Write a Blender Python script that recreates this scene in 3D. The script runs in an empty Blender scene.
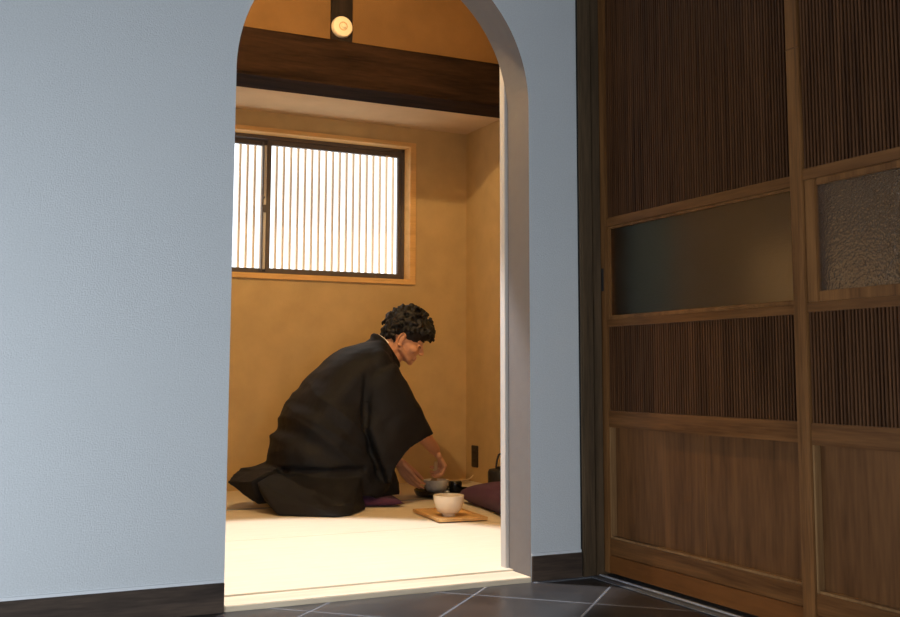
import bpy, bmesh, math, random
from mathutils import Vector, Matrix, noise
random.seed(7)
PI = math.pi
scn = bpy.context.scene
COL = scn.collection

# ------------------------------------------------------------------ materials
def sock(node, *names):
    for n in names:
        if n in node.inputs: return node.inputs[n]
    return None
def new_mat(name):
    m = bpy.data.materials.new(name); m.use_nodes = True
    nt = m.node_tree; b = nt.nodes['Principled BSDF']
    return m, nt, b
def mat(name, col, rough=.6, spec=.5, noise_scale=None, noise_amt=.12, bump=0, bump_scale=60, metal=0, sheen=0, coat=0, stretch=(1, 1, 1)):
    m, nt, b = new_mat(name)
    b.inputs['Base Color'].default_value = (*col, 1); b.inputs['Roughness'].default_value = rough
    b.inputs['Metallic'].default_value = metal
    sock(b, 'Specular IOR Level', 'Specular').default_value = spec
    if sheen:
        s = sock(b, 'Sheen Weight', 'Sheen'); s.default_value = sheen
    if coat: sock(b, 'Coat Weight', 'Clearcoat').default_value = coat
    if noise_scale or bump:
        tc = nt.nodes.new('ShaderNodeTexCoord'); mp = nt.nodes.new('ShaderNodeMapping'); mp.inputs['Scale'].default_value = stretch
        nt.links.new(tc.outputs['Object'], mp.inputs['Vector'])
    if noise_scale:
        n = nt.nodes.new('ShaderNodeTexNoise'); n.inputs['Scale'].default_value = noise_scale; n.inputs['Detail'].default_value = 6
        nt.links.new(mp.outputs['Vector'], n.inputs['Vector'])
        r = nt.nodes.new('ShaderNodeValToRGB'); e = r.color_ramp.elements
        e[0].position = .3; e[1].position = .7
        e[0].color = (*[c*(1-noise_amt) for c in col], 1); e[1].color = (*[min(1, c*(1+noise_amt)) for c in col], 1)
        nt.links.new(n.outputs['Fac'], r.inputs['Fac']); nt.links.new(r.outputs['Color'], b.inputs['Base Color'])
    if bump:
        n2 = nt.nodes.new('ShaderNodeTexNoise'); n2.inputs['Scale'].default_value = bump_scale; n2.inputs['Detail'].default_value = 4
        nt.links.new(mp.outputs['Vector'], n2.inputs['Vector'])
        bp = nt.nodes.new('ShaderNodeBump'); bp.inputs['Strength'].default_value = bump; bp.inputs['Distance'].default_value = .004
        nt.links.new(n2.outputs['Fac'], bp.inputs['Height']); nt.links.new(bp.outputs['Normal'], b.inputs['Normal'])
    return m

def wood(name, dark, light, axis='Z', scale=18, rough=.45, bump=.25, stretch=14, coarse=0.35, coat=0, spec=.16):
    """long grained wood: noise squeezed along the grain axis"""
    m, nt, b = new_mat(name)
    tc = nt.nodes.new('ShaderNodeTexCoord'); mp = nt.nodes.new('ShaderNodeMapping')
    s = [scale]*3; s['XYZ'.index(axis)] = scale/stretch; mp.inputs['Scale'].default_value = s
    nt.links.new(tc.outputs['Object'], mp.inputs['Vector'])
    n1 = nt.nodes.new('ShaderNodeTexNoise'); n1.inputs['Scale'].default_value = 1; n1.inputs['Detail'].default_value = 8; n1.inputs['Distortion'].default_value = .6
    n2 = nt.nodes.new('ShaderNodeTexNoise'); n2.inputs['Scale'].default_value = 7; n2.inputs['Detail'].default_value = 3
    for n in (n1, n2): nt.links.new(mp.outputs['Vector'], n.inputs['Vector'])
    mx = nt.nodes.new('ShaderNodeMath'); mx.operation = 'MULTIPLY_ADD'
    nt.links.new(n2.outputs['Fac'], mx.inputs[0]); mx.inputs[1].default_value = coarse
    ml = nt.nodes.new('ShaderNodeMath'); ml.operation = 'MULTIPLY'; ml.inputs[1].default_value = 1-coarse
    nt.links.new(n1.outputs['Fac'], ml.inputs[0]); nt.links.new(ml.outputs[0], mx.inputs[2])
    r = nt.nodes.new('ShaderNodeValToRGB'); e = r.color_ramp.elements
    e[0].position = .33; e[0].color = (*dark, 1); e[1].position = .66; e[1].color = (*light, 1)
    nt.links.new(mx.outputs[0], r.inputs['Fac']); nt.links.new(r.outputs['Color'], b.inputs['Base Color'])
    b.inputs['Roughness'].default_value = rough; sock(b, 'Specular IOR Level', 'Specular').default_value = spec
    if coat: sock(b, 'Coat Weight', 'Clearcoat').default_value = coat
    bp = nt.nodes.new('ShaderNodeBump'); bp.inputs['Strength'].default_value = bump; bp.inputs['Distance'].default_value = .002
    nt.links.new(mx.outputs[0], bp.inputs['Height']); nt.links.new(bp.outputs['Normal'], b.inputs['Normal'])
    return m

def glass(name, tint, rough, bump, bscale, alpha=0.35):
    m, nt, b = new_mat(name)
    b.inputs['Base Color'].default_value = (*tint, 1); b.inputs['Roughness'].default_value = rough
    sock(b, 'Transmission Weight', 'Transmission').default_value = alpha
    b.inputs['IOR'].default_value = 1.30
    tc = nt.nodes.new('ShaderNodeTexCoord'); v = nt.nodes.new('ShaderNodeTexVoronoi'); v.inputs['Scale'].default_value = bscale
    v.feature = 'SMOOTH_F1'
    nt.links.new(tc.outputs['Object'], v.inputs['Vector'])
    bp = nt.nodes.new('ShaderNodeBump'); bp.inputs['Strength'].default_value = bump; bp.inputs['Distance'].default_value = .003
    nt.links.new(v.outputs['Distance'], bp.inputs['Height']); nt.links.new(bp.outputs['Normal'], b.inputs['Normal'])
    return m

M = {}
M['wall'] = mat('blue_grey_wallpaper', (.575, .610, .64), .85, .2, 240, .06, .3, 260)
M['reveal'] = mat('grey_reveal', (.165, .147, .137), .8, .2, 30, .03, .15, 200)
M['joint'] = mat('grey_joint', (.13, .14, .16), .7, .3, 40, .2)
M['reveal_line'] = mat('pale_reveal_line', (.66, .69, .73), .6, .3)
M['jamb'] = mat('white_jamb', (.50, .46, .42), .6, .3)
M['hall_other'] = mat('hall_plaster', (.42, .44, .46), .9, .2, 8, .05)
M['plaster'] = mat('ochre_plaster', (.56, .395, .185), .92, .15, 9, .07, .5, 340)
M['plaster_shaded'] = mat('ochre_plaster_shaded', (.17, .088, .030), .92, .15, 5, .12, .4, 240)  # same plaster darkened, the dimmer light above the beam put into its colour
M['ceil'] = mat('sand_ceiling', (.66, .49, .30), .92, .15, 6, .06, .2, 200)
M['beam'] = wood('dark_beam', (.007, .004, .0025), (.033, .0165, .0085), 'X', 16, .95, .6, 9, spec=.06)
M['post_dark'] = wood('dark_stub_post', (.008, .005, .003), (.022, .013, .008), 'Z', 20, .6, .3)
M['doorpost'] = wood('weathered_post', (.045, .031, .019), (.125, .082, .046), 'Z', 26, .5, .4, 16)
M['dframe_v'] = wood('door_stile_wood', (.076, .031, .010), (.205, .094, .032), 'Z', 30, .38, .2, 18)
M['dframe_h'] = wood('door_rail_wood', (.062, .025, .008), (.165, .072, .024), 'Y', 30, .38, .2, 18)
M['dpanel'] = wood('door_panel_wood', (.056, .023, .008), (.140, .062, .022), 'Z', 14, .42, .15, 10)
M['bead'] = wood('highlit_beading_wood', (.13, .065, .026), (.26, .145, .062), 'Z', 30, .38, .2, 18)  # lighter than the door wood, painting highlight lines along the panel edges
M['slat'] = wood('door_slat_wood', (.034, .014, .006), (.100, .043, .018), 'Z', 60, .42, .2, 30)
M['slatback'] = wood('slat_backing', (.014, .006, .004), (.030, .012, .007), 'Z', 30, .6, .1, 12)
M['kick'] = wood('orange_kick_board', (.10, .036, .009), (.17, .064, .017), 'Y', 18, .45, .15, 10)
M['base'] = wood('dark_baseboard', (.022, .017, .015), (.085, .06, .045), 'X', 22, .5, .3, 10)
M['trimw'] = wood('window_trim_wood', (.62, .35, .12), (.80, .50, .20), 'X', 20, .5, .1, 12)
M['thresh'] = wood('pale_threshold', (.60, .48, .34), (.78, .66, .49), 'X', 26, .5, .1, 14)
M['tray'] = wood('pale_tray_wood', (.50, .28, .10), (.74, .47, .20), 'Y', 30, .5, .15, 12)
M['alu'] = mat('bronze_aluminium', (.13, .11, .10), .45, .5, metal=.5)
M['alu_l'] = mat('light_aluminium', (.62, .58, .50), .4, .5, metal=.3)
M['rail'] = mat('floor_rail_metal', (.62, .64, .68), .35, .5, 40, .1, metal=.6)
M['slat_out'] = mat('pale_lattice', (.88, .78, .68), .8, .2)
M['ground'] = mat('outside_ground', (.6, .6, .6), .9)
M['robe'] = mat('charcoal_robe', (.0082, .0082, .0094), .60, .18, 40, .15, .35, 500)
M['robe_in'] = mat('robe_lining', (.05, .008, .03), .8, .2)
M['skin'] = mat('skin', (.60, .29, .155), .55, .4, 30, .08)
M['hair'] = mat('black_hair', (.0035, .003, .003), .6, .4, 200, .3)
M['white_c'] = mat('white_collar', (.85, .84, .82), .8)
M['purple'] = mat('purple_cloth', (.075, .022, .055), .8, .25, 60, .15, .4, 700, sheen=.08)
M['white_bowl'] = mat('cream_glaze', (.80, .72, .60), .25, .5, 14, .05, .1, 60)
M['grey_bowl'] = mat('grey_glaze', (.68, .63, .56), .35, .5, 22, .28, .3, 60)
M['lacquer'] = mat('black_lacquer', (.008, .007, .007), .22, .6)
M['iron'] = mat('black_iron', (.012, .011, .011), .55, .5, 60, .2, .8, 160)
M['bamboo'] = mat('bamboo', (.62, .42, .20), .5, .4, 30, .12)
M['tea'] = mat('tea_froth', (.22, .30, .07), .7)
M['socket'] = mat('brown_plastic', (.035, .024, .016), .4)
M['socket_in'] = mat('brown_plastic_dark', (.012, .009, .007), .5)
M['detector'] = mat('cream_plastic', (.80, .66, .46), .45)
M['det_ring'] = mat('tan_plastic', (.50, .34, .18), .5)
M['paper'] = mat('pale_sticker', (.7, .62, .5), .6)
M['black'] = mat('black_slot', (.006, .006, .006), .7)
M['brownroom'] = mat('brown_room_wall', (.16, .11, .06), .9)
M['greenroom'] = mat('green_grey_cupboard', (.05, .075, .07), .8)
M['glass_far'] = glass('ribbed_obscure_glass', (.55, .52, .45), .30, .25, 260, 1.0)
M['glass_near'] = glass('pebbled_glass', (.50, .47, .40), .24, .9, 190, .97)
M['heri'] = mat('blue_grey_border', (.30, .32, .33), .8, .2, 200, .15)
M['heri_l'] = mat('pale_border', (.70, .60, .44), .8, .2, 200, .08)
M['lamp_metal'] = mat('lamp_housing', (.7, .68, .64), .4)

def tatami_mat():
    m, nt, b = new_mat('tatami_straw')
    tc = nt.nodes.new('ShaderNodeTexCoord')
    mp = nt.nodes.new('ShaderNodeMapping'); mp.inputs['Scale'].default_value = (6, 260, 6)
    nt.links.new(tc.outputs['Object'], mp.inputs['Vector'])
    n = nt.nodes.new('ShaderNodeTexNoise'); n.inputs['Scale'].default_value = 1; n.inputs['Detail'].default_value = 3
    nt.links.new(mp.outputs['Vector'], n.inputs['Vector'])
    r = nt.nodes.new('ShaderNodeValToRGB'); e = r.color_ramp.elements
    e[0].position = .3; e[0].color = (.62, .53, .38, 1); e[1].position = .7; e[1].color = (.72, .63, .48, 1)
    nt.links.new(n.outputs['Fac'], r.inputs['Fac']); nt.links.new(r.outputs['Color'], b.inputs['Base Color'])
    b.inputs['Roughness'].default_value = .75
    bp = nt.nodes.new('ShaderNodeBump'); bp.inputs['Strength'].default_value = .3; bp.inputs['Distance'].default_value = .001
    nt.links.new(n.outputs['Fac'], bp.inputs['Height']); nt.links.new(bp.outputs['Normal'], b.inputs['Normal'])
    return m
M['tatami'] = tatami_mat()

def tile_mat():
    """dark slate squares laid on the diagonal, 0.33 m apart, with pale joints"""
    m, nt, b = new_mat('slate_tiles')
    N = nt.nodes.new; L = nt.links.new
    tc = N('ShaderNodeTexCoord'); sp = N('ShaderNodeSeparateXYZ'); L(tc.outputs['Object'], sp.inputs[0])
    def math_(op, a, bb, c=None):
        n = N('ShaderNodeMath'); n.operation = op
        for i, v in enumerate((a, bb, c)):
            if v is None: continue
            if isinstance(v, (int, float)): n.inputs[i].default_value = v
            else: L(v, n.inputs[i])
        return n.outputs[0]
    P = .467
    outs = []; cells = []
    for op, off in (('SUBTRACT', .969), ('ADD', .798)):
        q = math_(op, sp.outputs['X'], sp.outputs['Y'])
        q = math_('DIVIDE', math_('SUBTRACT', q, off), P)
        cells.append(math_('FLOOR', q, 0))
        fr = math_('FRACT', q, 0)
        outs.append(math_('MINIMUM', fr, math_('SUBTRACT', 1, fr)))
    d = math_('MINIMUM', outs[0], outs[1])
    g = N('ShaderNodeMapRange'); L(d, g.inputs[0]); g.inputs[1].default_value = .008; g.inputs[2].default_value = .013
    no = N('ShaderNodeTexNoise'); no.inputs['Scale'].default_value = 3.5; no.inputs['Detail'].default_value = 8; no.inputs['Roughness'].default_value = .6
    L(tc.outputs['Object'], no.inputs['Vector'])
    r = N('ShaderNodeValToRGB'); e = r.color_ramp.elements
    e[0].position = .35; e[0].color = (.012, .013, .016, 1); e[1].position = .7; e[1].color = (.044, .040, .039, 1)
    cv = N('ShaderNodeCombineXYZ'); L(cells[0], cv.inputs[0]); L(cells[1], cv.inputs[1])
    wn = N('ShaderNodeTexWhiteNoise'); L(cv.outputs[0], wn.inputs['Vector'])
    fac = math_('ADD', no.outputs['Fac'], math_('MULTIPLY', math_('SUBTRACT', wn.outputs['Value'], .5), .22))
    L(fac, r.inputs['Fac'])
    mx = N('ShaderNodeMix'); mx.data_type = 'RGBA'; L(g.outputs[0], mx.inputs[0])
    mx.inputs[6].default_value = (.12, .13, .15, 1); L(r.outputs['Color'], mx.inputs[7]); L(mx.outputs[2], b.inputs['Base Color'])
    rr = N('ShaderNodeMapRange'); L(g.outputs[0], rr.inputs[0]); rr.inputs[3].default_value = .6; rr.inputs[4].default_value = .33
    L(rr.outputs[0], b.inputs['Roughness'])
    h = math_('ADD', math_('MULTIPLY', no.outputs['Fac'], .5), g.outputs[0])
    bp = N('ShaderNodeBump'); bp.inputs['Strength'].default_value = .35; bp.inputs['Distance'].default_value = .003
    L(h, bp.inputs['Height']); L(bp.outputs['Normal'], b.inputs['Normal'])
    return m
M['tiles'] = tile_mat()

# ------------------------------------------------------------------ mesh helpers
def bm_box(bm, x0, x1, y0, y1, z0, z1, bev=0):
    r = bmesh.ops.create_cube(bm, size=1)
    for v in r['verts']:
        v.co = Vector(((x0+x1)/2 + v.co.x*(x1-x0), (y0+y1)/2 + v.co.y*(y1-y0), (z0+z1)/2 + v.co.z*(z1-z0)))
    if bev:
        es = set(e for v in r['verts'] for e in v.link_edges)
        bmesh.ops.bevel(bm, geom=list(es), offset=bev, segments=2, affect='EDGES')
def lathe(bm, prof, cx=0, cy=0, seg=48, closed=True):
    rings = []
    for (r, z) in prof:
        if r < 1e-6: rings.append([bm.verts.new((cx, cy, z))])
        else: rings.append([bm.verts.new((cx+r*math.cos(2*PI*i/seg), cy+r*math.sin(2*PI*i/seg), z)) for i in range(seg)])
    for a, b in zip(rings, rings[1:]):
        for i in range(seg):
            j = (i+1) % seg
            if len(a) == 1 and len(b) == 1: continue
            if len(a) == 1: bm.faces.new((a[0], b[j], b[i]))
            elif len(b) == 1: bm.faces.new((a[i], a[j], b[0]))
            else: bm.faces.new((a[i], a[j], b[j], b[i]))
def loft(bm, rings, cap=True, strip=False):
    vs = [[bm.verts.new(p) for p in r] for r in rings]
    n = len(vs[0])
    for a, b in zip(vs, vs[1:]):
        for i in range(n):
            j = (i+1) % n; bm.faces.new((a[i], a[j], b[j], b[i]))
    if strip:                      # close a long curved mouth with a ladder of quads
        for r in (vs[0], vs[-1]):
            for i in range(n//2):
                q = [r[i], r[i+1], r[(n-i-1) % n], r[(n-i) % n]]
                q = [v for k, v in enumerate(q) if v not in q[:k]]
                if len(q) > 2: bm.faces.new(q)
    elif cap:
        bm.faces.new(list(reversed(vs[0]))); bm.faces.new(vs[-1])
def frame(d):
    d = Vector(d).normalized(); a = Vector((0, 0, 1)) if abs(d.z) < .9 else Vector((1, 0, 0))
    s = d.cross(a).normalized(); return d, s, s.cross(d).normalized()
def tube(bm, pts, rad, seg=12, caps=True):
    pts = [Vector(p) for p in pts]; n = len(pts)
    rad = rad if isinstance(rad, (list, tuple)) else [rad]*n
    rings = []; prev = None
    for i, p in enumerate(pts):
        t = (pts[min(i+1, n-1)]-pts[max(i-1, 0)]).normalized()
        if prev is None: _, s, u = frame(t)
        else:
            s = (prev - t*prev.dot(t)).normalized(); u = s.cross(t)
        prev = s
        rings.append([p + (s*math.cos(2*PI*k/seg) + u*math.sin(2*PI*k/seg))*rad[i] for k in range(seg)])
    loft(bm, rings, caps)
def ball(bm, c, r, sub=2, mtx=None):
    """ellipsoid: r = 3 radii, mtx = 3x3 orientation (columns are its axes)"""
    r = (r, r, r) if isinstance(r, (int, float)) else r
    o = bmesh.ops.create_icosphere(bm, subdivisions=sub, radius=1)
    for v in o['verts']:
        p = Vector((v.co.x*r[0], v.co.y*r[1], v.co.z*r[2]))
        v.co = Vector(c) + (mtx @ p if mtx else p)
def capsule(bm, a, b, ra, rb, seg=14):
    a, b = Vector(a), Vector(b); d = b-a
    if d.length < 1e-5: ball(bm, a, ra); return
    dn, s, u = frame(d); rings = []
    prof = []
    for k in range(1, 5):
        t = PI/2*k/5; prof.append((a - dn*ra*math.cos(t), ra*math.sin(t)))
    prof.append((a, ra)); prof.append((b, rb))
    for k in range(4, 0, -1):
        t = PI/2*k/5; prof.append((b + dn*rb*math.cos(t), rb*math.sin(t)))
    rings = [[c + (s*math.cos(2*PI*i/seg) + u*math.sin(2*PI*i/seg))*r for i in range(seg)] for c, r in prof]
    loft(bm, rings)
def hull(bm, pts):
    vs = [bm.verts.new(p) for p in pts]
    r = bmesh.ops.convex_hull(bm, input=vs)
    bad = [v for v in vs if not v.link_faces]
    bmesh.ops.delete(bm, geom=bad, context='VERTS')
def obj(name, bm, m, parent=None, smooth=None, loc=None, rot=None):
    bmesh.ops.recalc_face_normals(bm, faces=bm.faces)
    me = bpy.data.meshes.new(name); bm.to_mesh(me); bm.free()
    for mm in (m if isinstance(m, (list, tuple)) else [m]): me.materials.append(mm)
    o = bpy.data.objects.new(name, me); COL.objects.link(o)
    if parent: o.parent = parent
    if loc: o.location = loc
    if rot: o.rotation_euler = rot
    if smooth is not None:
        for p in me.polygons: p.use_smooth = True
        if smooth < 180:
            for e in me.edges: pass
            try: me.set_sharp_from_angle(angle=math.radians(smooth))
            except Exception: pass
    return o
def remeshed(name, bm, m, voxel, smooth_it=3, parent=None, deform=None, factor=.5):
    """unite the overlapping solids in bm into ONE continuous surface"""
    bmesh.ops.recalc_face_normals(bm, faces=bm.faces)
    me = bpy.data.meshes.new(name+'_src'); bm.to_mesh(me); bm.free()
    t = bpy.data.objects.new(name+'_src', me); COL.objects.link(t)
    md = t.modifiers.new('r', 'REMESH'); md.mode = 'VOXEL'; md.voxel_size = voxel; md.use_smooth_shade = True
    if smooth_it:
        s = t.modifiers.new('s', 'SMOOTH'); s.iterations = smooth_it; s.factor = factor
    dg = bpy.context.evaluated_depsgraph_get(); dg.update()
    ne = bpy.data.meshes.new_from_object(t.evaluated_get(dg)); ne.name = name
    bpy.data.objects.remove(t); bpy.data.meshes.remove(me)
    if deform:
        ne.update()
        ns = [v.normal.copy() for v in ne.vertices]
        for v, n in zip(ne.vertices, ns): v.co = v.co + n*deform(v.co)
    for p in ne.polygons: p.use_smooth = True
    ne.materials.clear(); ne.materials.append(m)
    o = bpy.data.objects.new(name, ne); COL.objects.link(o)
    if parent: o.parent = parent
    return o
def tag(o, label, cat, group=None, kind=None):
    if label: o['label'] = label
    if cat: o['category'] = cat
    if group: o['group'] = group
    if kind: o['kind'] = kind
    return o
def thing(name, label, cat, loc=(0, 0, 0), rotz=0, group=None):
    o = bpy.data.objects.new(name, None); COL.objects.link(o); o.empty_display_size = .1
    o.location = loc; o.rotation_euler = (0, 0, rotz)
    return tag(o, label, cat, group)
def struct(name, bm, m, parent=None, smooth=None):
    o = obj(name, bm, m, parent, smooth)
    if parent is None: o['kind'] = 'structure'
    return o
def box(name, m, x0, x1, y0, y1, z0, z1, parent=None, bev=0):
    bm = bmesh.new(); bm_box(bm, x0, x1, y0, y1, z0, z1, bev)
    return obj(name, bm, m, parent)
def sbox(name, m, x0, x1, y0, y1, z0, z1, bev=0):
    o = box(name, m, x0, x1, y0, y1, z0, z1, None, bev); o['kind'] = 'structure'; return o

# ------------------------------------------------------------------ the hall
HX0, HY0, HZ = -1.15, -3.15, 2.55         # hall left side, back, ceiling
OX0, OX1, SZ, TW = .684, 1.581, 1.408, .132   # arched opening: sides, springing height, wall thickness
RAD = (OX1-OX0)/2; OXC = (OX0+OX1)/2
sbox('floor', M['tiles'], HX0, 1.83, HY0, 0.0, -.05, 0)
sbox('ceiling', M['hall_other'], HX0-.1, 3.3, HY0, 0.0, HZ, HZ+.08)
# arched wall
bm = bmesh.new()
arc = [(OXC + RAD*math.cos(t), SZ + RAD*math.sin(t)) for t in [PI*k/48 for k in range(49)]]
pil = [(OX0, -.02, SZ), (OX1, -.02, SZ)]
def quad_wall(bm, x0, z0a, x1, z0b, z1, first, last):
    """upright wall column between x0 and x1, sloping underside, flat top"""
    P = [[bm.verts.new((x, y, z)) for x, z in ((x0, z0a), (x1, z0b), (x1, z1), (x0, z1))] for y in (0, TW)]
    bm.faces.new(P[0]); bm.faces.new(list(reversed(P[1])))
    f = bm.faces.new((P[0][0], P[1][0], P[1][1], P[0][1])); f.material_index = 1
    if first: bm.faces.new((P[0][3], P[1][3], P[1][0], P[0][0])).material_index = first - 1
    if last: bm.faces.new((P[0][1], P[1][1], P[1][2], P[0][2])).material_index = last - 1
def slab(bm, x0, x1, z0, z1, mi):
    P = [[bm.verts.new((x, y, z)) for x, z in ((x0, z0), (x1, z0), (x1, z1), (x0, z1))] for y in (0, TW)]
    bm.faces.new(P[0]); bm.faces.new(list(reversed(P[1])))
    for i, j in ((0, 1), (1, 2), (3, 0)):
        f = bm.faces.new((P[0][i], P[1][i], P[1][j], P[0][j]))
        if mi == i: f.material_index = 1
slab(bm, HX0, OX0, -.02, SZ, 1); slab(bm, OX1, 1.752, -.02, SZ, 3)
slab(bm, HX0, OX0, SZ, HZ, 9); slab(bm, OX1, 1.752, SZ, HZ, 9)
xs = list(reversed(arc))
for (xa, za), (xb, zb) in zip(xs, xs[1:]): quad_wall(bm, xa, za, xb, zb, HZ, 0, 0)
bmesh.ops.remove_doubles(bm, verts=bm.verts, dist=.00005)
# interior faces between the columns are dropped so the wall is one clean solid
dead = [f for f in bm.faces if abs(f.normal.x) > .99 and any(abs(f.calc_center_median().x-q) < 1e-4 for q in (OX0, OX1)) and f.calc_center_median().z > SZ]
bmesh.ops.delete(bm, geom=dead, context='FACES')
wall_arch = struct('wall_front', bm, [M['wall'], M['reveal']])
sbox('wall_left', M['hall_other'], HX0-.1, HX0, HY0, -2.6, 0, HZ)
sbox('wall_left_corner', M['hall_other'], HX0-.1, HX0, -.4, 0.0, 0, HZ)
sbox('wall_left_above', M['hall_other'], HX0-.1, HX0, -2.6, -.4, .68, HZ)
sbox('wall_back', M['hall_other'], HX0-.1, -.8, HY0-.1, HY0, 0, HZ)
sbox('wall_back_right', M['hall_other'], 1.0, 1.83, HY0-.1, HY0, 0, HZ)
sbox('wall_back_above', M['hall_other'], -.8, 1.0, HY0-.1, HY0, .9, HZ)
# baseboards on the arched wall with their pale upper reveal
for nm, x0, x1 in (('baseboard_front_left', HX0, OX0-.001), ('baseboard_front_right', OX1+.001, 1.752)):
    sbox(nm, M['base'], x0, x1, -.008, 0.0, 0, .073, .0015)
    b = sbox('trim_%d' % (1 if 'left' in nm else 2), M['reveal_line'], x0, x1, -.004, 0.0, .0735, .081)
# threshold board
t = box('door_sill', M['thresh'], OX0+.001, OX1-.001, -.004, .105, -.02, .015, None, .002); t['kind'] = 'structure'; t.name = 'trim_3'
# corner post and jamb of the sliding doors
sbox('trim_4', M['doorpost'], 1.758, 1.8, -.012, .09, 0, 2.1, .004)
sbox('trim_5', M['doorpost'], 1.8005, 1.834, -.006, .09, 0, 2.1, .003)
sbox('trim_6', M['black'], 1.752, 1.7585, .0, .05, 0, 2.1)  # black strip painting the shadow in the gap between wall and post
sbox('trim_7', M['doorpost'], 1.775, 1.90, -2.7, 0.0, 2.0, 2.12, .004)       # head rail of the doors
sbox('wall_right_above', M['hall_other'], 1.79, 1.90, HY0, 0, 2.12, HZ)
sbox('wall_right', M['hall_other'], 1.79, 1.90, HY0, -2.7, 0, HZ)
sbox('trim_14', M['doorpost'], 1.834, 1.95, .0055, .09, -.02, 2.1)  # filler added behind the jamb to block a light leak
# door tracks on the floor
bm = bmesh.new()
bm_box(bm, 1.813, 1.821, -2.7, .0, 0, .005, .001)
sbox('trim_12', M['joint'], 1.772, 1.792, -2.7, -.012, 0, .003)
sbox('trim_13', M['joint'], OX1, 1.772, -.022, -.0082, 0, .002)
o = obj('floor_track', bm, M['rail']); o.name = 'trim_8'; o['kind'] = 'structure'
sbox('floor', mat('track_bed', (.05, .052, .06), .5, .5), 1.772, 1.90, -2.7, 0.0, -.02, .0015)

# ------------------------------------------------------------------ sliding doors
def sliding_door(name, label, X, y1, width, gl, near):
    """X = face towards the hall; the leaf runs from y1 (its tea-room end) towards -Y"""
    D = thing(name, label, 'sliding door', (X, y1, .008), 0, 'wooden sliding doors with slat and glass panels')
    T, S, Z1 = .034, (.041 if near else .034), 1.985
    ya, yb = -S, -width+S
    def bx(nm, m, x0, x1, y0, y1_, z0, z1, par=D, bev=.0018): return box(nm, m, x0, x1, y0, y1_, z0-.008, z1-.008, par, bev)
    bx('stile', M['dframe_v'], 0, T, -S, 0, .010, Z1); bx('stile', M['dframe_v'], 0, T, -width, -width+S, .010, Z1)
    for nm, z0, z1 in (('top_rail', 1.93, Z1), ('rail', 1.050, 1.077), ('rail', .742, .764), ('rail', .440, .490), ('bottom_rail', .064, .112)):
        bx(nm, M['dframe_h'], .0015, T-.002, yb, ya, z0, z1)
    bx('kick_board', M['kick'], -.001, T, yb, ya, .012, .063)
    for z0, z1 in ((.112, .440),):
        p = bx('wood_panel', M['dpanel'], .023, .030, yb, ya, z0, z1, D, 0)
        # two boards with a seam
        bm = bmesh.new(); bm_box(bm, .0218, .0232, (ya+yb)/2-.001, (ya+yb)/2+.001, z0-.008, z1-.008)
        obj('panel_seam', bm, M['dframe_v'], D)
        # beading
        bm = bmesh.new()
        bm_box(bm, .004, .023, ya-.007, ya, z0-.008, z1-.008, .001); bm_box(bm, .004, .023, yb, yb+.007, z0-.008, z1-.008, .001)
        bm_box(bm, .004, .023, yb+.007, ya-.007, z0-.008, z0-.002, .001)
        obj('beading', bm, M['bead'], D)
    for z0, z1 in ((.490, .742), (1.077, 1.93)):
        bm = bmesh.new(); pitch = .0104; n = int((ya-yb)/pitch)
        for k in range(n):
            c = ya - (k+.5)*pitch; w = .0029 + .0004*random.random()
            bm_box(bm, .0055 + .0012*random.random(), .0175, c-w*.86, c+w*.86, z0-.008, z1-.008)
        s = obj('slat_panel', bm, M['slat'], D)
        bm = bmesh.new(); bm_box(bm, .0175, .024, yb, ya, z0-.008, z1-.008); obj('backing_board', bm, M['slatback'], s)
    # glass
    z0, z1 = .764, 1.050
    fw = .034 if near else .010
    bm = bmesh.new()
    bm_box(bm, .005, .024, ya-fw, ya, z0-.008, z1-.008, .002); bm_box(bm, .005, .024, yb, yb+fw, z0-.008, z1-.008, .002)
    hz = .016 if near else .008
    bm_box(bm, .006, .024, yb+fw, ya-fw, z0-.008, z0-.008+hz*1.6, .002); bm_box(bm, .006, .024, yb+fw, ya-fw, z1-.008-hz, z1-.008, .002)
    gf = obj('glass_frame', bm, M['dframe_v'], D)
    bm = bmesh.new(); bm_box(bm, .012, .016, yb+fw-.002, ya-fw+.002, z0-.008+hz*1.5, z1-.008-hz*.9); obj('glass_pane', bm, gl, D)
    return D
d1 = sliding_door('sliding_door', 'wooden sliding door set back against the corner post, clouded glass band', 1.835, .004, .897, M['glass_far'], False)
box('finger_pull', M['black'], -.0015, .002, -.020, -.008, .845, .915, d1, .001)
d2 = sliding_door('sliding_door', 'wooden sliding door at the right edge, in front, pebbled glass band', 1.798, -.846, .93, M['glass_near'], True)
bm = bmesh.new(); bm_box(bm, -.0016, .001, -.043, 0.0, 1.362, 1.3655, .0005); obj('stile_joint', bm, M['dframe_h'], d2)
# dim room behind the doors
sbox('wall_behind_doors', M['brownroom'], 3.2, 3.3, HY0, 0, 0, HZ)
sbox('trim_10', M['greenroom'], 1.90, 2.055, -.09, -.05, 0, 1.9)
sbox('trim_11', M['ceil'], 2.40, 3.2, -.08, -.05, 0, 1.02)
sbox('floor_behind_doors', M['brownroom'], 1.90, 3.3, HY0, 0, -.05, -.001)
sbox('wall_behind_corner', M['brownroom'], 1.90, 3.3, -.05, 0.0, 0, HZ)
sbox('wall_behind_back', M['brownroom'], 1.90, 3.3, HY0-.1, HY0, 0, HZ)

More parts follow.
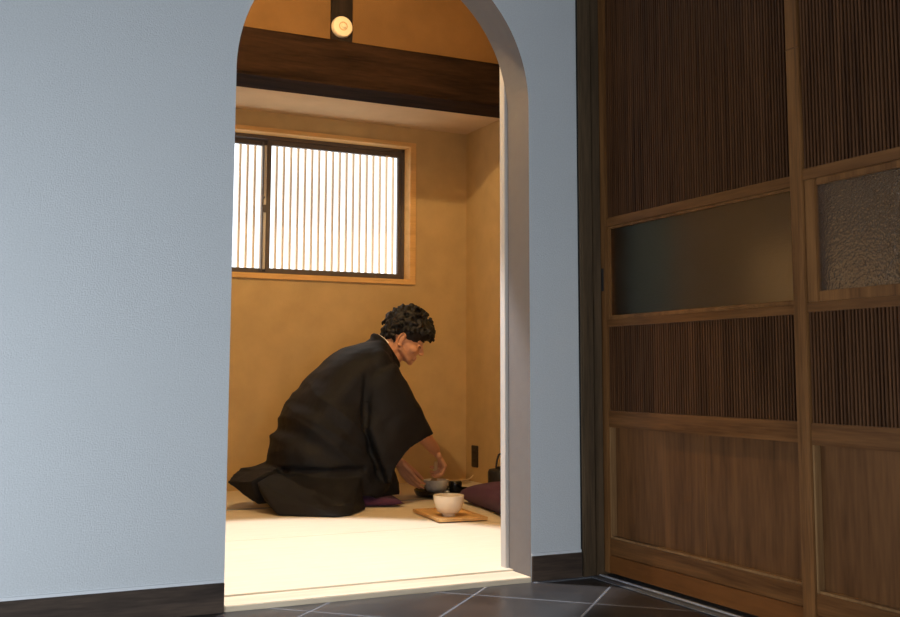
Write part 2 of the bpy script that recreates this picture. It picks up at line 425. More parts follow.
# ------------------------------------------------------------------ tea room shell
RX0, RX1, RY0, RY1 = -1.05, 2.652, TW, 2.53
FZ = .02; LPX, LPY = 1.05, .50
BY0, BY1, BZ0, BZ1 = 1.70, 1.92, 1.897, 2.108
CZ = 1.951; CF = 2.45
sbox('floor_tea_room', M['thresh'], RX0, RX1, .10, RY1, -.05, -.002)
sbox('wall_tea_right', M['plaster'], RX1, RX1+.1, .0, RY1+.1, -.02, CF)
sbox('wall_tea_left', M['plaster'], RX0-.1, RX0, TW, RY1+.1, -.02, CF)
WX0, WX1, WZ0, WZ1 = .74, 2.300, 1.108, 1.842      # clear window opening
bm = bmesh.new()
y0, y1 = RY1, RY1+.15
g_ = .012
bm_box(bm, RX0, RX1, y0, y1, -.02, WZ0-g_); bm_box(bm, RX0, RX1, y0, y1, WZ1+g_, CF)
bm_box(bm, RX0, WX0-g_, y0, y1, WZ0-g_, WZ1+g_); bm_box(bm, WX1+g_, RX1, y0, y1, WZ0-g_, WZ1+g_)
struct('wall_tea_back', bm, M['plaster'])
bm = bmesh.new(); bm_box(bm, RX0, OX0-.03, TW, TW+.06, 0, CF); bm_box(bm, OX1+.03, RX1, TW, TW+.06, 0, CF); bm_box(bm, OX0-.03, OX1+.03, TW, TW+.06, 2.0, CF)
struct('wall_tea_front', bm, M['plaster'])
sbox('trim_9', M['jamb'], 1.571, 1.612, TW+.001, TW+.033, FZ-.01, 2.0, .0015)
sbox('ceiling_low', M['ceil'], RX0, RX1, BY1-.02, RY1, CZ, CZ+.05)
sbox('ceiling_high', M['ceil'], RX0, RX1, .0, BY1, CF, CF+.05)
sbox('wall_above_beam', M['plaster_shaded'], RX0, RX1, 1.76, 1.84, BZ1, CF)
# the beam, slightly hewn
bm = bmesh.new()
NX = 70
for (ya_, yb_) in ((BY0, BY1),):
    rings = []
    for i in range(NX+1):
        x = RX0 + (RX1-RX0)*i/NX
        r = []
        for (yy, zz) in ((BY0, BZ0+.012), (BY0+.006, BZ0), (BY1, BZ0), (BY1, BZ1), (BY0+.006, BZ1), (BY0, BZ1-.012), (BY0-.003, (BZ0+BZ1)/2)):
            n = noise.noise(Vector((x*3, yy*9, zz*9)))*.004
            r.append((x, yy+n, zz+n*.6))
        rings.append(r)
    loft(bm, rings)
bmb = obj('ceiling_beam', bm, M['beam']); tag(bmb, 'thick dark brown beam crossing the tea room above the window', 'beam')
pst = box('stub_post', M['post_dark'], 1.560, 1.664, 1.745, 1.80, BZ1+.006, CF-.002, None, .004)
tag(pst, 'short black-brown post rising from the beam top, round detector on it', 'post')

# detector
dt = thing('smoke_detector', 'small round cream detector fixed to the dark post above the beam', 'detector', (1.609, 1.7445, 2.183))
def disc(bm, prof, seg=40):
    lathe(bm, prof, 0, 0, seg)
    bmesh.ops.rotate(bm, verts=bm.verts, cent=(0, 0, 0), matrix=Matrix.Rotation(PI/2, 3, 'X'))
bm = bmesh.new(); disc(bm, [(0, 0), (.050, 0), (.050, .012), (.045, .021), (.030, .024), (0, .024)]); obj('housing', bm, M['detector'], dt, 40)
bm = bmesh.new(); disc(bm, [(.016, .0235), (.021, .0235), (.021, .0262), (.016, .0262), (.016, .0235)]); obj('ring_groove', bm, M['det_ring'], dt, 40)
bm = bmesh.new(); disc(bm, [(0, .022), (.012, .024), (.010, .033), (0, .035)]); obj('sensor_cap', bm, M['detector'], dt, 40)

# ------------------------------------------------------------------ window
win = thing('window_1', None, None, (0, 0, 0)); win['kind'] = 'structure'
bm = bmesh.new()
tx0, tx1, tz0, tz1 = .68, 2.335, 1.08, 1.865
bm_box(bm, tx0, tx1, RY1-.016, RY1+.125, WZ1, tz1, .002); bm_box(bm, tx0, tx1, RY1-.016, RY1+.125, tz0, WZ0, .002)
bm_box(bm, tx0, WX0, RY1-.016, RY1+.125, WZ0, WZ1, .002); bm_box(bm, WX1+.0, tx1, RY1-.016, RY1+.125, WZ0, WZ1, .002)
obj('window_frame', bm, M['trimw'], win)
bm = bmesh.new(); y0, y1 = RY1+.066, RY1+.145; f = .014
bm_box(bm, WX0, WX1, y0, y1, WZ1-f-.004, WZ1); bm_box(bm, WX0, WX1, y0, y1, WZ0, WZ0+f)
bm_box(bm, WX0, WX0+f, y0, y1, WZ0, WZ1); bm_box(bm, WX1-f, WX1, y0, y1, WZ0, WZ1)
obj('outer_track_frame', bm, M['alu'], win)
mid = 1.530
def sash(x0, x1, y, nm='window_sash'):
    s = .022
    bm = bmesh.new(); z0, z1 = WZ0+.010, WZ1-.014
    bm_box(bm, x0, x0+s, y, y+.022, z0, z1, .001); bm_box(bm, x1-s, x1, y, y+.022, z0, z1, .001)
    bm_box(bm, x0+s, x1-s, y, y+.022, z0, z0+.026, .001); bm_box(bm, x0+s, x1-s, y, y+.022, z1-.032, z1, .001)
    o = obj(nm, bm, M['alu'], win)
    return o
s1 = sash(mid-.010, WX1-.012, RY1+.078)
s2 = sash(WX0+.010, mid+.012, RY1+.108)
# pale strip and crescent lock at the meeting stiles
box('weather_strip', M['alu_l'], mid-.024, mid-.012, RY1+.080, RY1+.098, WZ0+.03, WZ1-.05, win)
bm = bmesh.new()
bm_box(bm, mid-.030, mid-.004, RY1+.068, RY1+.080, 1.435, 1.475, .003)
tube(bm, [(mid-.030, RY1+.066, 1.445), (mid-.036, RY1+.062, 1.47), (mid-.036, RY1+.060, 1.50), (mid-.026, RY1+.062, 1.515)], .0045, 8)
obj('crescent_lock', bm, M['alu'], win)
box('sash_edge', M['alu'], mid-.033, mid-.027, RY1+.080, RY1+.10, WZ0+.02, WZ1-.03, win)
box('sticker', M['paper'], 2.19, 2.215, RY1+.0765, RY1+.078, 1.792, 1.800, win)
# lattice outside
bm = bmesh.new(); p = .0412; LY0 = RY1+.36
for k in range(int(1.9/p)):
    x = .62 + k*p
    bm_box(bm, x, x+.012, LY0, LY0+.022, .98, 1.98)
bm_box(bm, .58, 2.56, LY0+.022, LY0+.045, .98, 1.03); bm_box(bm, .58, 2.56, LY0+.022, LY0+.045, 1.93, 1.98)
obj('lattice', bm, M['slat_out'], win)

# ------------------------------------------------------------------ tatami mats
def tatami(x0, x1, y0, y1, label, edges, hm):
    t = thing('tatami_mat', label, 'mat', ((x0+x1)/2, (y0+y1)/2, 0), 0, 'tatami mats on the tea room floor')
    w, d = (x1-x0)/2-.0003, (y1-y0)/2-.0003
    bm = bmesh.new(); bm_box(bm, -w, w, -d, d, .0005, FZ-.001, .0015); obj('straw_body', bm, M['tatami'], t)
    for e in edges:
        bm = bmesh.new()
        if e == 'n': bm_box(bm, -w, w, d-.028, d, FZ-.003, FZ, .0006)
        else: bm_box(bm, -w, w, -d, -d+.028, FZ-.003, FZ, .0006)
        obj('cloth_border', bm, hm, t)
    return t
ys = [.1055, .985, 1.80, RY1]
lab = ['pale straw mat just inside the threshold', 'pale straw mat under the wooden tray and white bowl', 'straw mat with blue-grey border along the back wall']
for r in range(3):
    y0, y1 = ys[r], ys[r+1]
    tatami(.70, RX1, y0, y1, lab[r], 's' if r == 2 else '', M['heri'] if r == 2 else M['heri_l'])
    tatami(RX0, .70, y0, y1, ['straw mat left of the doorway beside the threshold', 'straw mat in the hidden left middle of the room', 'straw mat by the back wall left of the seated person'][r], 's' if r == 2 else '', M['heri'] if r == 2 else M['heri_l'])

# ------------------------------------------------------------------ socket plate on the right wall
sk = thing('wall_socket', 'dark brown socket plate low on the right tea-room wall', 'socket', (RX1, 2.418, .155))
bm = bmesh.new(); bm_box(bm, -.008, 0, -.036, .036, -.058, .058, .003); obj('cover_plate', bm, M['socket'], sk)
for z in (-.022, .022):
    bm = bmesh.new(); bm_box(bm, -.0105, -.007, -.014, .014, z-.014, z+.014, .002)
    q = obj('outlet', bm, M['socket'], sk)
    bm = bmesh.new(); bm_box(bm, -.0112, -.0104, -.007, -.005, z-.005, z+.006); bm_box(bm, -.0112, -.0104, .005, .007, z-.005, z+.006)
    obj('slots', bm, M['socket_in'], q)

# ------------------------------------------------------------------ cushions
def cushion(name, label, cx, cy, w, d, h, rz, group='purple floor cushions', droop=0):
    c = thing(name, label, 'cushion', (cx, cy, FZ), rz, group)
    bm = bmesh.new(); N = 36
    top = {}; bot = {}
    for i in range(N+1):
        for j in range(N+1):
            u, v = -1+2*i/N, -1+2*j/N
            edge = max(0, (1-abs(u)**4))**.36 * max(0, (1-abs(v)**4))**.36
            pin = 1 + .05*(abs(u)**2)*(abs(v)**2) - .035*(1-abs(u)**2)*abs(v)**4 - .035*(1-abs(v)**2)*abs(u)**4
            wr = .006*noise.noise(Vector((u*3, v*3, h*9)))*edge
            x, y = u*w/2*pin, v*d/2*pin
            dim = 1-.10*math.exp(-(u*u+v*v)*30)
            top[i, j] = bm.verts.new((x, y, h*.30+h*.70*edge*dim+wr))
            if 0 < i < N and 0 < j < N: bot[i, j] = bm.verts.new((x*.96, y*.96, max(.0005, h*.30-h*.30*min(1, edge*1.6))))
            else: bot[i, j] = top[i, j]
    for i in range(N):
        for j in range(N):
            for g in (top, bot):
                q = []
                for k in ((i, j), (i+1, j), (i+1, j+1), (i, j+1)):
                    if g[k] not in q: q.append(g[k])
                if len(q) > 2:
                    try: bm.faces.new(q)
                    except ValueError: pass
    obj('cover', bm, M['purple'], c, 180)
    return c
cushion('floor_cushion', 'plump purple floor cushion beside the right jamb behind the white bowl', 2.395, 1.285, .56, .62, .104, math.radians(-9))
cushion('floor_cushion', 'flat purple floor cushion under the kneeling person', 1.66, 1.90, .54, .50, .050, math.radians(-14))

# ------------------------------------------------------------------ tea things
tw, tl = .205, .335
tr = thing('serving_tray', 'pale wooden board tray under the white bowl', 'tray', (1.912, 1.222, FZ), math.radians(-6))
bm = bmesh.new(); bm_box(bm, -tw/2, tw/2, -tl/2, tl/2, .004, .011, .0015)
obj('board', bm, M['tray'], tr)
bm = bmesh.new()
for x0, x1, y0_, y1_ in ((-tw/2, -tw/2+.006, -tl/2, tl/2), (tw/2-.006, tw/2, -tl/2, tl/2), (-tw/2+.006, tw/2-.006, -tl/2, -tl/2+.006), (-tw/2+.006, tw/2-.006, tl/2-.006, tl/2)):
    bm_box(bm, x0, x1, y0_, y1_, .011, .016, .001)
obj('rim', bm, M['tray'], tr)
for yy in (-tl/2+.05, tl/2-.05):
    bm = bmesh.new(); bm_box(bm, -tw/2+.012, tw/2-.012, yy-.006, yy+.006, 0.0003, .004); obj('foot', bm, M['tray'], tr)

def bowl(name, label, x, y, z, R, H, m, group, fr=.45, inner=None):
    b = thing(name, label, 'bowl', (x, y, z), 0, group)
    k = H
    prof = [(0, .006), (R*fr*.82, .006), (R*fr*.84, 0.0), (R*fr, 0.0), (R*fr, .009), (R*.70, k*.20), (R*.86, k*.42), (R*.94, k*.66), (R*.985, k*.88), (R, k*.985), (R-.002, k), (R-.005, k*.985), (R*.90, k*.66), (R*.78, k*.40), (R*.55, k*.21), (0, k*.16)]
    bm = bmesh.new(); lathe(bm, prof, 0, 0, 64); obj('vessel', bm, m, b, 50)
    if inner:
        bm = bmesh.new(); lathe(bm, [(0, k*.34), (R*.72, k*.34), (R*.74, k*.35)], 0, 0, 40); obj('tea', bm, inner, b, 50)
    return b
bowl('tea_bowl', 'white rounded tea bowl on the pale wooden tray', 1.884, 1.170, FZ+.0112, .0625, .083, M['white_bowl'], 'tea bowls', .40)
LX, LY = 2.215, 1.893
lt = thing('lacquer_tray', 'round black lacquer tray in front of the kneeling person', 'tray', (LX, LY, FZ))
bm = bmesh.new(); lathe(bm, [(0, .0003), (.122, .0003), (.138, .006), (.147, .024), (.147, .029), (.143, .029), (.137, .012), (.118, .009), (0, .009)], 0, 0, 64); obj('dish', bm, M['lacquer'], lt, 40)
bm = bmesh.new(); lathe(bm, [(.143, .0295), (.1475, .0295), (.1475, .031), (.143, .031), (.143, .0295)], 0, 0, 64); obj('rim', bm, M['lacquer'], lt, 40)
BX, BYY = 2.178, 1.912
bowl('tea_bowl', 'speckled grey tea bowl held and whisked by the kneeling person', BX, BYY, FZ+.0095, .0605, .066, M['grey_bowl'], 'tea bowls', .42, M['tea'])
# whisk
w0 = Vector((BX-.020, BYY-.010, FZ+.042)); w1 = Vector((BX+.000, BYY-.006, FZ+.160))
wh = thing('tea_whisk', 'bamboo tea whisk standing in the grey bowl, gripped in a hand', 'whisk', w0)
dv = w1-w0
bm = bmesh.new()
dn, s_, u_ = frame(dv)
for k in range(40):
    a = 2*PI*k/40; rd = s_*math.cos(a)+u_*math.sin(a)
    tube(bm, [dv*.45+rd*.008, dv*.30+rd*.014, dv*.12+rd*.021, dv*.02+rd*.019], [.0010, .0009, .0008, .0006], 4)
obj('tines', bm, M['bamboo'], wh)
bm = bmesh.new(); tube(bm, [dv*.42, dv*.46, dv*.98, dv], [.009, .011, .011, .0095], 20); obj('handle', bm, M['bamboo'], wh, 40)
# caddy
cd = thing('tea_caddy', 'short black lacquered tea caddy on the round tray', 'caddy', (2.296, 1.945, FZ+.0095))
bm = bmesh.new(); lathe(bm, [(0, 0), (.024, 0), (.031, .006), (.0325, .020), (.0325, .034), (0, .034)], 0, 0, 40); obj('pot', bm, M['lacquer'], cd, 35)
bm = bmesh.new(); lathe(bm, [(0, .0345), (.033, .0345), (.033, .046), (.029, .052), (0, .0535)], 0, 0, 40); obj('lid', bm, M['lacquer'], cd, 35)
# scoop across the caddy
sc = thing('tea_scoop', 'slim bamboo tea scoop with curled tip lying on the black caddy', 'scoop', (2.296, 1.945, FZ+.0640))
bm = bmesh.new()
pts = [(-.085, .01, .001), (-.04, .006, .001), (0, 0, .0008), (.04, -.003, .0006), (.068, -.005, .002), (.082, -.006, .009), (.095, -.007, .022)]
tube(bm, pts, [.0022, .0024, .0024, .0024, .003, .0036, .003], 8); obj('stem', bm, M['bamboo'], sc, 60)
# kettle
kt = thing('iron_kettle', 'black iron kettle with loop handle half hidden behind the right jamb', 'kettle', (2.495, 1.80, FZ))
bm = bmesh.new(); lathe(bm, [(0, 0), (.070, 0), (.082, .008), (.086, .05), (.086, .108), (.080, .121), (.045, .127), (0, .127)], 0, 0, 56); obj('body', bm, M['iron'], kt, 45)
bm = bmesh.new(); lathe(bm, [(0, .1275), (.042, .1275), (.043, .133), (.02, .139), (.008, .141), (.007, .146), (.011, .152), (.007, .158), (0, .159)], 0, 0, 40); obj('lid', bm, M['iron'], kt, 40)
bm = bmesh.new(); hp = []
for k in range(17):
    a = PI*k/16; hp.append((-.052*math.cos(a)**1 if True else 0, 0, .118+.078*min(1, math.sin(a)*1.35)))
tube(bm, hp, .0048, 10); obj('loop_handle', bm, M['iron'], kt, 60)
bm = bmesh.new(); tube(bm, [(.03, .07, .06), (.045, .105, .085), (.05, .12, .108)], [.02, .013, .010], 16); obj('spout', bm, M['iron'], kt, 60)

# ------------------------------------------------------------------ the person
person = thing('person', 'person with short curly black hair in a charcoal robe, kneeling and whisking tea', 'person', (0, 0, 0))
HC = Vector((1.982, 1.85, .771))
yaw, pit = math.radians(-20), math.radians(27)
hf = Vector((math.cos(yaw)*math.cos(pit), math.sin(yaw)*math.cos(pit), -math.sin(pit)))
hs = Vector((math.sin(yaw), -math.cos(yaw), 0)).normalized()     # his right side, towards the hall
hs = (hs - hf*hs.dot(hf)).normalized(); hu = hf.cross(hs).normalized()
if hu.z < 0: hu = -hu
HM = Matrix((hf, hs, hu)).transposed()
def hp_(f, s, u): return HC + hf*f + hs*s + hu*u

def hand(bm, wrist, d, n, thumb_side, curls, spread=.0, scale=1.0, thumb=None):
    """palm + four separate fingers bending towards n (palm side) + thumb from the side of the palm"""
    d = Vector(d).normalized(); n = Vector(n); n = (n-d*n.dot(d)).normalized(); s = Vector(thumb_side); s = (s-d*s.dot(d)-n*s.dot(n)).normalized()
    W = Vector(wrist); k = scale
    capsule(bm, W, W+d*.03*k, .021*k, .018*k)
    kn = []
    for i, (off, ln) in enumerate(((.029, .090), (.010, .094), (-.009, .089), (-.027, .081))):
        K = W + d*ln*k + s*off*k
        capsule(bm, W + d*.018*k + s*off*.55*k, K, .0125*k, .0105*k); kn.append(K)
    capsule(bm, W+d*.035*k+s*.016*k, W+d*.035*k-s*.016*k, .013*k, .013*k)
    lens = ((.040, .025, .020), (.044, .028, .021), (.041, .026, .020), (.032, .020, .018))
    for i in range(4):
        p = kn[i]; ang = 0; dd = (d + s*spread*(1.5-i)*.12).normalized()
        for j in range(3):
            ang += curls[i][j]
            q = p + (dd*math.cos(ang) + n*math.sin(ang))*lens[i][j]*k
            capsule(bm, p, q, (.0088-.0007*j)*k, (.0082-.0008*j)*k, 10); p = q
    tb = W + d*.028*k + s*.024*k
    if thumb is None: thumb = [tb + (s*.75+d*.65+n*.2).normalized()*.042*k, tb + (s*.75+d*.65+n*.2).normalized()*.042*k + (d*.9+n*.4).normalized()*.03*k]
    t1, t2 = Vector(thumb[0]), Vector(thumb[1])
    capsule(bm, tb, t1, .0135*k, .0105*k); capsule(bm, t1, t2, .0105*k, .0085*k)

bm = bmesh.new()
# skull, face, jaw
ball(bm, hp_(-.008, 0, .022), (.094, .074, .088), 3, HM)
ball(bm, hp_(.028, 0, -.030), (.066, .060, .072), 3, HM)
ball(bm, hp_(.044, 0, -.070), (.044, .044, .034), 3, HM)
ball(bm, hp_(.076, 0, -.094), (.016, .018, .015), 2, HM)                  # chin
capsule(bm, hp_(.088, 0, .004), hp_(.108, 0, -.034), .008, .0105)          # nose
for s in (-1, 1):
    ball(bm, hp_(.103, s*.009, -.039), .0072, 2, HM)
    capsule(bm, hp_(.082, s*.014, .012), hp_(.068, s*.044, .010), .009, .008)       # brow
    ball(bm, hp_(.078, s*.030, -.008), (.0115, .0125, .009), 2, HM)                 # closed lid
    ball(bm, hp_(.058, s*.042, -.034), (.026, .020, .022), 2, HM)                   # cheek
    capsule(bm, hp_(.004, s*.058, -.060), hp_(.062, s*.024, -.088), .014, .014)     # jaw line
capsule(bm, hp_(.091, -.016, -.066), hp_(.091, .016, -.066), .0062, .0062); capsule(bm, hp_(.089, -.014, -.076), hp_(.089, .014, -.076), .0068, .0068)
# ears
for s in (-1, 1):
    for k in range(9):
        a0, a1 = -1.9+k*.47, -1.9+(k+1)*.47
        e = lambda a: hp_(-.012 - .016*math.cos(a), s*(.079+.005*math.cos(a)), -.020 + .029*math.sin(a))
        capsule(bm, e(a0), e(a1), .0042, .0042, 8)
    ball(bm, hp_(-.010, s*.074, -.020), (.013, .006, .024), 2, HM); ball(bm, hp_(-.002, s*.077, -.046), (.007, .0045, .008), 2, HM)
# neck
capsule(bm, hp_(-.030, 0, -.045), (1.865, 1.85, .675), .054, .055)
capsule(bm, hp_(.0, 0, -.062), (1.898, 1.85, .645), .040, .05)
# torso (under the robe)
ball(bm, (1.78, 1.85, .58), (.10, .14, .12), 3); ball(bm, (1.68, 1.85, .46), (.12, .14, .15), 3); ball(bm, (1.57, 1.85, .28), (.13, .15, .14), 3); ball(bm, (1.52, 1.85, .20), (.12, .16, .10), 3)
for s in (-1, 1):
    y = 1.85+s*.10
    capsule(bm, (1.54, y, .20), (1.81, 1.85+s*.12, .145), .072, .045)   # thigh
    capsule(bm, (1.81, 1.85+s*.12, .125), (1.50, 1.85+s*.09, .110), .045, .034) # shin folded back
    capsule(bm, (1.50, 1.85+s*.09, .11), (1.40, 1.85+s*.07, .10), .028, .022)   # foot
# arms: near (his right) and far (his left)
S1, E1, W1 = Vector((1.80, 1.71, .61)), Vector((1.935, 1.668, .395)), Vector((2.140, 1.850, .243))
S2, E2, W2 = Vector((1.80, 1.99, .61)), Vector((1.845, 2.04, .345)), Vector((1.978, 1.925, .196))
for S_, E_, W_ in ((S1, E1, W1), (S2, E2, W2)):
    capsule(bm, (1.79, 1.85, .60), S_, .05, .045); capsule(bm, S_, E_, .044, .035)
    mid_ = E_.lerp(W_, .35); capsule(bm, E_, mid_, .037, .037); capsule(bm, mid_, W_, .038, .027)
# right hand gripping the whisk: fingers folded across the handle
hd1 = Vector((.10, .55, -.70)).normalized()
hand(bm, W1, Vector((.58, .22, -.75)), Vector((-.78, .25, -.55)), Vector((-.1, -.9, .1)),
     ((.80, .85, .5), (.85, .95, .6), (.85, .95, .6), (.85, .95, .6)), .0, 1.0,
     [Vector((2.168, 1.850, .190)), Vector((2.172, 1.868, .160))])
# left hand cupping the side of the bowl: thumb on the rim
hand(bm, W2, Vector((.60, -.30, -.90)), Vector((.80, .45, .35)), Vector((.2, -.55, .80)),
     ((.05, .35, .30), (.02, .30, .30), (.04, .28, .30), (.08, .30, .30)), .0, 1.0,
     [Vector((2.058, 1.905, .142)), Vector((2.104, 1.914, .104))])
body = remeshed('body', bm, M['skin'], .0034, 2, person)

# face details
for s in (-1, 1):
    bm = bmesh.new()
    tube(bm, [hp_(.0925, s*.016, .018), hp_(.088, s*.030, .021), hp_(.074, s*.046, .017)], [.003, .0034, .002], 6)
    obj('eyebrow', bm, M['hair'], person)
for s in (-1, 1):
    bm = bmesh.new()
    tube(bm, [hp_(.0885, s*.020, -.011), hp_(.0895, s*.030, -.014), hp_(.080, s*.042, -.010)], [.0012, .0018, .0012], 6)
    obj('eyelash', bm, M['hair'], person)

# hair: a curly mass of locks
bm = bmesh.new(); rnd = random.Random(3)
ball(bm, hp_(-.010, 0, .042), (.106, .086, .086), 3, HM)
ball(bm, hp_(.040, 0, .066), (.082, .078, .056), 3, HM)
cnt = 0
while cnt < 330:
    v = Vector((rnd.gauss(0, 1), rnd.gauss(0, 1), rnd.gauss(0, 1))).normalized()
    f, s, u = v
    if u < -.28 and not (f < -.35 and u > -.62): continue
    if f > .25 and u < .12: continue
    if abs(s) > .5 and u < -.05 and -.35 < f < .25: continue      # keep the ears clear
    rf, rs, ru = (.138 if f > 0 else .112), .094, .118
    P0 = hp_(-.006 + f*rf*(.90+.1*rnd.random()), s*rs*(.94+.1*rnd.random()), .026 + u*ru*(.90+.12*rnd.random()))
    # little curl
    ax = Vector((rnd.gauss(0, 1), rnd.gauss(0, 1), rnd.gauss(0, 1))).normalized()
    _, a1, a2 = frame(ax); rr = .008+.006*rnd.random(); pts = []
    for k in range(6):
        t_ = k*.9; pts.append(P0 + (a1*math.cos(t_)+a2*math.sin(t_))*rr + ax*(k-2.5)*.003)
    tube(bm, pts, [.003, .006, .0075, .0075, .006, .003], 6)
    cnt += 1
hair = remeshed('hair', bm, M['hair'], .0042, 0, person)

# robe -----------------------------------------------------------------
bm = bmesh.new()
def ringz(z, xb, xf, hy, yc=1.85, n=40, p=2.4):
    xc, a = (xb+xf)/2, (xf-xb)/2; r = []
    for k in range(n):
        t_ = 2*PI*k/n; c, s = math.cos(t_), math.sin(t_)
        r.append((xc + a*math.copysign(abs(c)**(2/p), c), yc + hy*math.copysign(abs(s)**(2/p), s), z))
    return r
sl = [(.070, 1.37, 1.88, .25), (.10, 1.355, 1.895, .255), (.14, 1.35, 1.895, .25), (.175, 1.352, 1.875, .245), (.205, 1.342, 1.86, .250), (.26, 1.350, 1.80, .248), (.32, 1.368, 1.79, .245),
      (.37, 1.396, 1.79, .242), (.42, 1.414, 1.80, .240), (.46, 1.440, 1.82, .238), (.51, 1.476, 1.84, .238), (.55, 1.508, 1.86, .234), (.59, 1.540, 1.88, .228), (.62, 1.568, 1.89, .220),
      (.66, 1.606, 1.895, .205), (.69, 1.644, 1.895, .18), (.712, 1.684, 1.89, .15), (.732, 1.73, 1.88, .11), (.748, 1.775, 1.87, .075)]
loft(bm, [ringz(*q) for q in sl])
# shoulders
capsule(bm, (1.785, 1.70, .635), (1.80, 1.85, .675), .075, .065); capsule(bm, (1.785, 2.00, .635), (1.80, 1.85, .675), .075, .065)
# lap towards the knees
hull(bm, [(1.75, 1.62, .06), (1.75, 2.09, .06), (1.90, 1.70, .060), (1.90, 2.02, .060), (1.915, 1.74, .11), (1.915, 1.98, .11), (1.88, 1.72, .165), (1.88, 2.0, .165), (1.70, 1.63, .26), (1.70, 2.07, .26)])
def flat_ring(F, Mi, R_, t_, yF, yR, n=36):
    """flattened closed loop from F to R through Mi in the XZ plane, thickness t_ along Y"""
    out = []
    for k in range(n):
        a = 2*PI*k/n; s = .5-.5*math.cos(a)
        x = (1-s)**2*F[0]+2*s*(1-s)*Mi[0]+s*s*R_[0]; z = (1-s)**2*F[1]+2*s*(1-s)*Mi[1]+s*s*R_[1]
        th = t_*math.copysign(abs(math.sin(a))**.7, math.sin(a))
        out.append((x, yF+(yR-yF)*s+th, z))
    return out
def sleeve(bm, rings):
    R_ = [flat_ring(*q) for q in rings]
    # the mouth is hollow: the cloth turns in and the lining runs back up inside
    F, Mi, E_, t_, a_, b_ = rings[-1]; l2 = rings[-2]
    mix = lambda p, q, k: (p[0]*(1-k)+q[0]*k, p[1]*(1-k)+q[1]*k)
    inn = flat_ring(mix(F, E_, .03), Mi, mix(E_, F, .03), t_-.010, a_, b_)
    deep = flat_ring(mix(l2[0], l2[2], .08), l2[1], mix(l2[2], l2[0], .08), max(.012, l2[3]-.022), l2[4], l2[5])
    loft(bm, R_ + [inn, deep], strip=True)
sleeve(bm, [((1.825, .690), (1.77, .70), (1.70, .64), .070, 1.75, 1.75), ((1.868, .635), (1.79, .62), (1.69, .55), .080, 1.685, 1.69), ((1.910, .565), (1.81, .53), (1.69, .45), .072, 1.665, 1.665),
            ((1.944, .490), (1.85, .44), (1.70, .36), .064, 1.650, 1.640), ((2.000, .400), (1.84, .345), (1.75, .235), .056, 1.655, 1.625), ((2.048, .330), (1.835, .278), (1.803, .118), .050, 1.665, 1.620)])
sleeve(bm, [((1.850, .715), (1.78, .71), (1.72, .65), .065, 1.96, 1.96), ((1.885, .63), (1.80, .60), (1.71, .53), .07, 2.03, 2.02), ((1.915, .50), (1.83, .46), (1.72, .38), .06, 2.06, 2.06),
            ((1.945, .385), (1.86, .34), (1.76, .25), .055, 2.06, 2.07), ((1.955, .300), (1.90, .265), (1.82, .16), .05, 2.05, 2.07)])
# skirt thrown out behind: stiff folded panels
Y = 1.0
hull(bm, [(1.146, 1.80, .136), (1.225, 1.93, .188), (1.365, 1.95, .205), (1.335, 1.72, .196), (1.215, 1.69, .150), (1.262, 1.74, .045), (1.40, 1.75, .05), (1.40, 2.0, .07), (1.45, 1.85, .15)])
hull(bm, [(1.330, 1.68, .185), (1.225, 1.655, .148), (1.275, 1.625, .05), (1.288, 1.535, .0205), (1.485, 1.385, .0205), (1.560, 1.410, .0205), (1.680, 1.560, .021), (1.690, 1.63, .175), (1.50, 1.615, .158), (1.45, 1.75, .05), (1.68, 1.75, .05), (1.5, 1.75, .18)])
hull(bm, [(1.320, 2.02, .15), (1.32, 2.0, .05), (1.38, 2.12, .025), (1.60, 2.15, .025), (1.66, 2.08, .15), (1.5, 1.9, .17), (1.5, 1.9, .05)])
# collar roll: a loop lying high at the nape and low on the chest
CC = Vector((1.882, 1.85, .704)); ca = Vector((-.62, 0, .78)); 
def cring(a, k=1.0, up=0): return CC + ca*(.092*k*math.cos(a)) + Vector((0, .080*k*math.sin(a), 0)) + Vector((.78, 0, .62))*up
tube(bm, [cring(2*PI*k/28) for k in range(29)], .012, 10, True)
hull(bm, [cring(2*PI*k/20, .98) for k in range(20)] + [(1.69, 1.85, .700), (1.73, 1.71, .655), (1.73, 1.99, .655), (1.89, 1.73, .60), (1.89, 1.97, .60), (1.925, 1.85, .56), (1.75, 1.85, .50)])
def fold(p):
    x, y, z = p
    near = 1
    # long drawn folds running from the shoulder down the back, and finer creasing
    d = 0
    q = Vector((x*2.2+z*1.6, y*4.5, z*2.0-x*2.2))
    d += .0085*noise.noise(Vector((q.x*2.2, q.y*.7, q.z*5.2)))
    # diagonal drag lines
    t_ = (x-1.42)*.78 + (z-.50)*1.0
    m_ = math.exp(-((z-.36)/.22)**2) * max(0, min(1, (1.80-x)/.10))
    d += .014*m_*(1-abs(noise.noise(Vector((t_*9, y*1.6, (x-z)*.9))))*2.6)
    d += .003*noise.noise(p*16)
    # girdle crease where the upper garment overhangs the skirt
    d -= .012*math.exp(-((z-.186)/.012)**2)*(1 if x < 1.70 else 0)
    # armhole crease of the near sleeve
    if y < 1.75:
        lx = 1.70 + .0*(z)
        d -= .016*math.exp(-((x-(1.70+max(0, .36-z)*.35))/.014)**2)*max(0, min(1, (z-.13)/.1))*max(0, min(1, (.62-z)/.1))
    if z < .06: d *= .25
    return d
robe = remeshed('robe', bm, M['robe'], .006, 2, person, fold, .5)

# white under-collar at the nape
bm = bmesh.new()
tube(bm, [cring(-1.15+2.3*k/16, .88, .010) for k in range(17)], .0085, 8); obj('under_collar', bm, M['white_c'], person, 60)

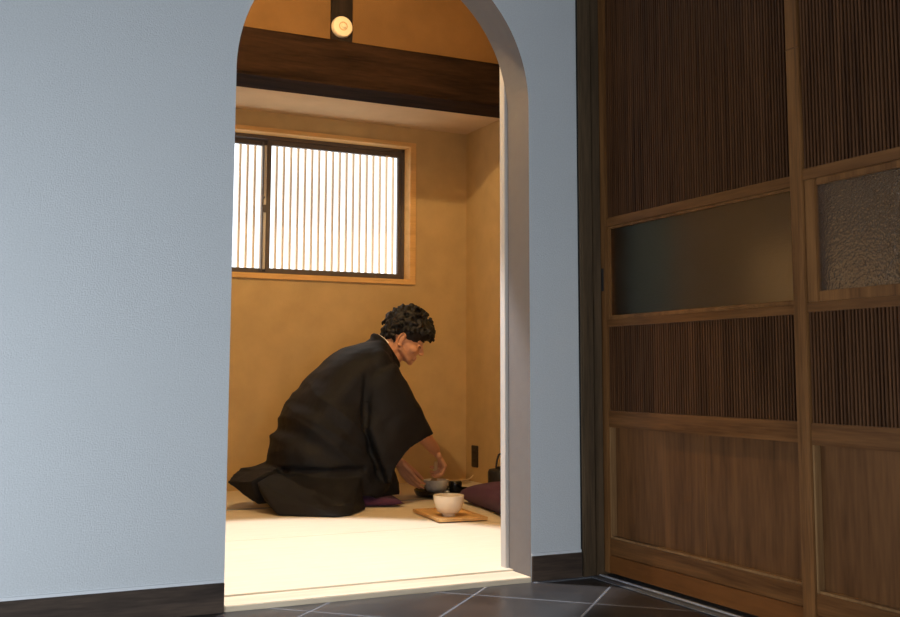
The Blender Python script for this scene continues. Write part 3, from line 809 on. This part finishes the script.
# ------------------------------------------------------------------ lamps of the tea room
lp = thing('ceiling_downlight', 'round downlight in the high ceiling just inside the arch', 'lamp', (LPX, LPY, CF))
bm = bmesh.new(); lathe(bm, [(.055, -.001), (.070, -.001), (.070, -.010), (.055, -.012), (.055, -.001)], 0, 0, 40); obj('trim_ring', bm, M['lamp_metal'], lp, 40)
def light(name, kind, loc, energy, col, **kw):
    d = bpy.data.lights.new(name, kind); d.energy = energy; d.color = col
    for k, v in kw.items(): setattr(d, k, v)
    o = bpy.data.objects.new(name, d); COL.objects.link(o); o.location = loc; return o
def aim(o, tgt):
    o.rotation_euler = (Vector(tgt)-o.location).to_track_quat('-Z', 'Y').to_euler()
sp = light('downlight_beam', 'SPOT', (LPX, LPY, CF-.02), 350, (.86, .90, 1.0), spot_size=math.radians(47), spot_blend=.22, shadow_soft_size=.03)
sp.rotation_euler = (0, 0, 0)
light('downlight_spill', 'POINT', (LPX, LPY, CF-.05), 74, (1.0, .74, .40), shadow_soft_size=.03)

# daylight reaching the hall through its open side, plus fill from behind
a = light('low_window_daylight', 'AREA', (HX0-.02, -1.0, .32), 19, (.84, .92, 1.0), shape='RECTANGLE', size=1.3, size_y=.6)
aim(a, (HX0+1, -.55, .34))
a = light('back_fill_daylight', 'AREA', (.1, HY0-.02, .50), 21, (.86, .93, 1.0), shape='RECTANGLE', size=1.8, size_y=.75)  # unseen low opening behind the camera, added as general fill for the hall
aim(a, (.05, HY0+1, .5))
light('back_room_fill', 'POINT', (2.35, -1.15, 1.9), 25, (1.0, .72, .40), shadow_soft_size=.08)  # unseen fill light, added to brighten the room seen through the door glass

# ------------------------------------------------------------------ world
w = bpy.data.worlds.new('sky'); scn.world = w; w.use_nodes = True
bg = w.node_tree.nodes['Background']; bg.inputs[0].default_value = (.93, .97, 1.0, 1); bg.inputs[1].default_value = 2.2

# ------------------------------------------------------------------ camera
cam = bpy.data.cameras.new('camera'); co = bpy.data.objects.new('camera', cam); COL.objects.link(co)
ya, pi_, ro = math.radians(25.988), math.radians(5.937), math.radians(.132)
fw = Vector((math.sin(ya)*math.cos(pi_), math.cos(ya)*math.cos(pi_), math.sin(pi_)))
r = Vector((math.cos(ya), -math.sin(ya), 0)); u = r.cross(fw)
r2 = r*math.cos(ro)+u*math.sin(ro); u2 = -r*math.sin(ro)+u*math.cos(ro)
mw = Matrix((r2, u2, -fw)).transposed().to_4x4(); mw.translation = Vector((0, -2.702, .60))
co.matrix_world = mw
cam.sensor_width = 36; cam.lens = 42.048; cam.shift_y = -.04922; cam.clip_start = .02
scn.camera = co
scn.view_settings.view_transform = 'Standard'; scn.view_settings.look = 'None'
scn.view_settings.exposure = 0; scn.view_settings.gamma = 1; scn.view_settings.use_curve_mapping = False
